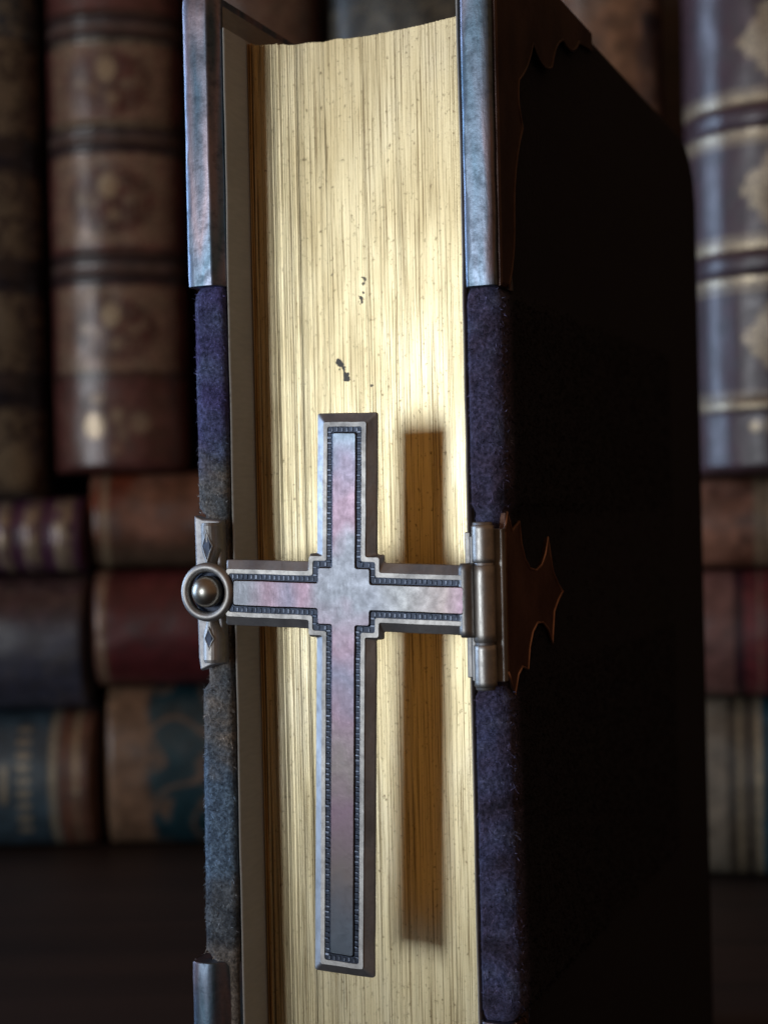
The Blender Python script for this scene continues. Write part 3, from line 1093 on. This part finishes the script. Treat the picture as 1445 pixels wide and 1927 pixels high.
# left stack, bottom to top
def paint_l(x, z, Ls):
    tan = mix3((.10, .066, .044), (.15, .098, .064), .5 + .5 * nz(x * .12, z * .15, 51))
    teal = mix3((.004, .020, .030), (.012, .042, .056), .5 + .5 * nz(x * .2, z * .2, 55))
    e = z - 11.5 + 2.0 * nz(x * .16, z * .1, 57)
    vein = max(sstep(.13, .0, abs(nz(x * .10, z * .08, 60))) * .75, sstep(.25, .5, nz(x * .16, z * .16, 66)) * .7)
    c_ = mix3(tan, mix3(teal, tan, vein), sstep(-1.2, 1.2, e))
    return c_ + (.10 * line(z, 2.4, .6),)
lying('half leather book with tan spine end and teal marbling, bottom of left stack', G1, 188, 0, 388, 396, 0.3, 42.5, paint_l, xr_=36, bulge=.12, board_col=(.01, .03, .04))
def paint_j(x, z, Ls):
    base = mix3((.040, .008, .010), (.070, .015, .018), .5 + .5 * nz(x * .1, z * .1, 63))
    cop = sstep(4.6, 3.2, z)
    return mix3(base, (.09, .045, .035), cop) + (.35 * line(z, 2.4, 1.0) * (.6 + .6 * nz(x * .5, z * .5, 3)),)
lying('dark red glossy book with coppery spine end, middle of left stack', G1, 172, 0, 388, 394, 43.0, 31.0, paint_j, xr_=33, bulge=.18, board_col=(.03, .008, .009))
def paint_h(x, z, Ls):
    n = nz(x * .12, z * .10, 71) + .5 * nz(x * .3, z * .3, 75)
    base = mix3((.070, .030, .018), (.135, .066, .044), sstep(-.5, .6, n))
    base = mix3(base, (.11, .028, .014), sstep(.2, .5, nz(x * .1, z * .06, 78)))
    base = mix3(base, (.05, .036, .025), sstep(-3, -10, x))
    return base + (.32 * line(z, 4.2, .9),)
lying('orange brown calf book with one gold line, top of left stack', G1, 164, 0, 388, 396, 74.4, 25.6, paint_h, xr_=38, bulge=.10, board_col=(.06, .03, .02))
# far left stack
def paint_k(x, z, Ls):
    blue = mix3((.016, .032, .048), (.034, .062, .085), .5 + .5 * nz(x * .1, z * .1, 81))
    br = mix3((.060, .030, .022), (.10, .052, .036), .5 + .5 * nz(x * .2, z * .2, 85))
    c_ = mix3(blue, br, sstep(Ls - 9.6, Ls - 9.0, z))
    g = max(.55 * line(z, Ls - 10.6, .9), .5 * line(z, Ls - 4.6, .8) * (1 if x > -3 else .3))
    # a row of worn tooling across the spine
    tool = line(z, Ls - 18.4, 1.7) * sstep(-.1, .25, math.sin(x * 1.9) + .5 * nz(x * 2, z * 2, 5)) * sstep(15, 13, abs(x))
    tool = max(tool, .8 * line(z, Ls - 23.6, 1.0) * sstep(6, 4, abs(x)))
    g = max(g, .55 * tool)
    return c_ + (g,)
xq = at(172, 1450, 388)[0]
lying('blue book with worn silvery tooling and brown spine end, bottom far left', G2, 0, 0, 388, 397, .3, 36.5, paint_k, xl=-235, xr_=xq, bulge=.18, board_col=(.02, .035, .05))
def paint_i(x, z, Ls):
    base = mix3((.018, .023, .040), (.032, .036, .058), .5 + .5 * nz(x * .1, z * .07, 91))
    base = mix3(base, (.04, .020, .020), sstep(2, 12, x) * .8)
    return base + (.05 * filigree(x, z, .3, .05, 3),)
lying('slate blue glossy book, middle of the far left stack', G2, 0, 0, 388, 396, 37.0, 36.2, paint_i, xl=-240, xr_=at(158, 1200, 388)[0], bulge=.20, board_col=(.03, .016, .016))
def paint_g(x, z, Ls):
    base = mix3((.034, .013, .032), (.054, .022, .048), .5 + .5 * nz(x * .1, z * .1, 101))
    g = 0
    for c_, hw in ((5.2, 2.2), (13.4, 2.0), (20.6, 1.6), (40, 2), (60, 2)):
        g = max(g, .55 * line(z, Ls - c_, hw) * sstep(-.4, .5, nz(x * .3, z * .5, 7) + .25))  # highlights of the raised bands painted into the gold stripes
    return base + (g,)
Lg = at(153, 1000, 388)[0] + 238
lying('purple brown book with broad gold bands, top of the far left stack', G2, 0, 0, 388, 394, 73.6, 20.4, paint_g, [(Lg - 5.2, 2.6, .8), (Lg - 13.4, 2.4, .8), (Lg - 20.6, 2, .8)],
      xl=-238, xr_=at(153, 1000, 388)[0], bulge=.22, board_col=(.03, .014, .022))

# right stack
RZ = rad(-14)
def paint_o(x, z, Ls):
    teal = mix3((.006, .026, .040), (.014, .048, .068), .5 + .5 * nz(x * .15, z * .15, 111))
    grey = mix3((.085, .082, .066), (.135, .125, .10), .5 + .5 * nz(x * .2, z * .2, 115))
    dk = (.04, .036, .028)
    q = z - ZO
    c_ = grey if q < 20.5 else (dk if q < 26.5 else teal)
    if 7 < q < 7.8 or 20 < q < 20.8:
        c_ = dk
    g = max(.35 * line(q, 22.8, .5), .7 * line(q, 27, .6), .25 * line(q, 6, .5))
    return c_ + (g,)
ZO = 20.0
def right_book(label, z0, thick, paint, yc, **kw):
    return old_book(label, G3, thick, 152, 98, (114, yc, z0), RZ, True, lambda x, z: paint(x, z, 152), (), **kw)
right_book('teal book with grey spine end and gold lines, bottom of right stack', .3, 42.2, paint_o, 340, bulge=.14, board_col=(.01, .03, .04))
def paint_n(x, z, Ls):
    base = mix3((.055, .010, .013), (.085, .020, .024), .5 + .5 * nz(x * .1, z * .1, 121))
    q = z - ZO
    c_ = mix3((.095, .050, .045), base, sstep(21.5, 22.5, q))
    if 22 < q < 24:
        c_ = (.022, .008, .012)
    return c_ + (.14 * line(q, 27.5, .5),)
right_book('dark red book with pale banded spine end, middle of right stack', 42.7, 30.0, paint_n, 338, bulge=.18, board_col=(.04, .01, .012))
def paint_m(x, z, Ls):
    n = nz(x * .12, z * .1, 131) + .5 * nz(x * .3, z * .3, 135)
    base = mix3((.075, .034, .022), (.16, .082, .056), sstep(-.5, .6, n))
    q = z - ZO
    if 27 < q < 30.5:
        base = mix3(base, (.10, .085, .055), .7)
    return base + (.5 * line(q, 31.2, .5),)
right_book('reddish brown calf book with gold lines, top of right stack', 73.0, 21.6, paint_m, 340, bulge=.12, board_col=(.06, .03, .02))
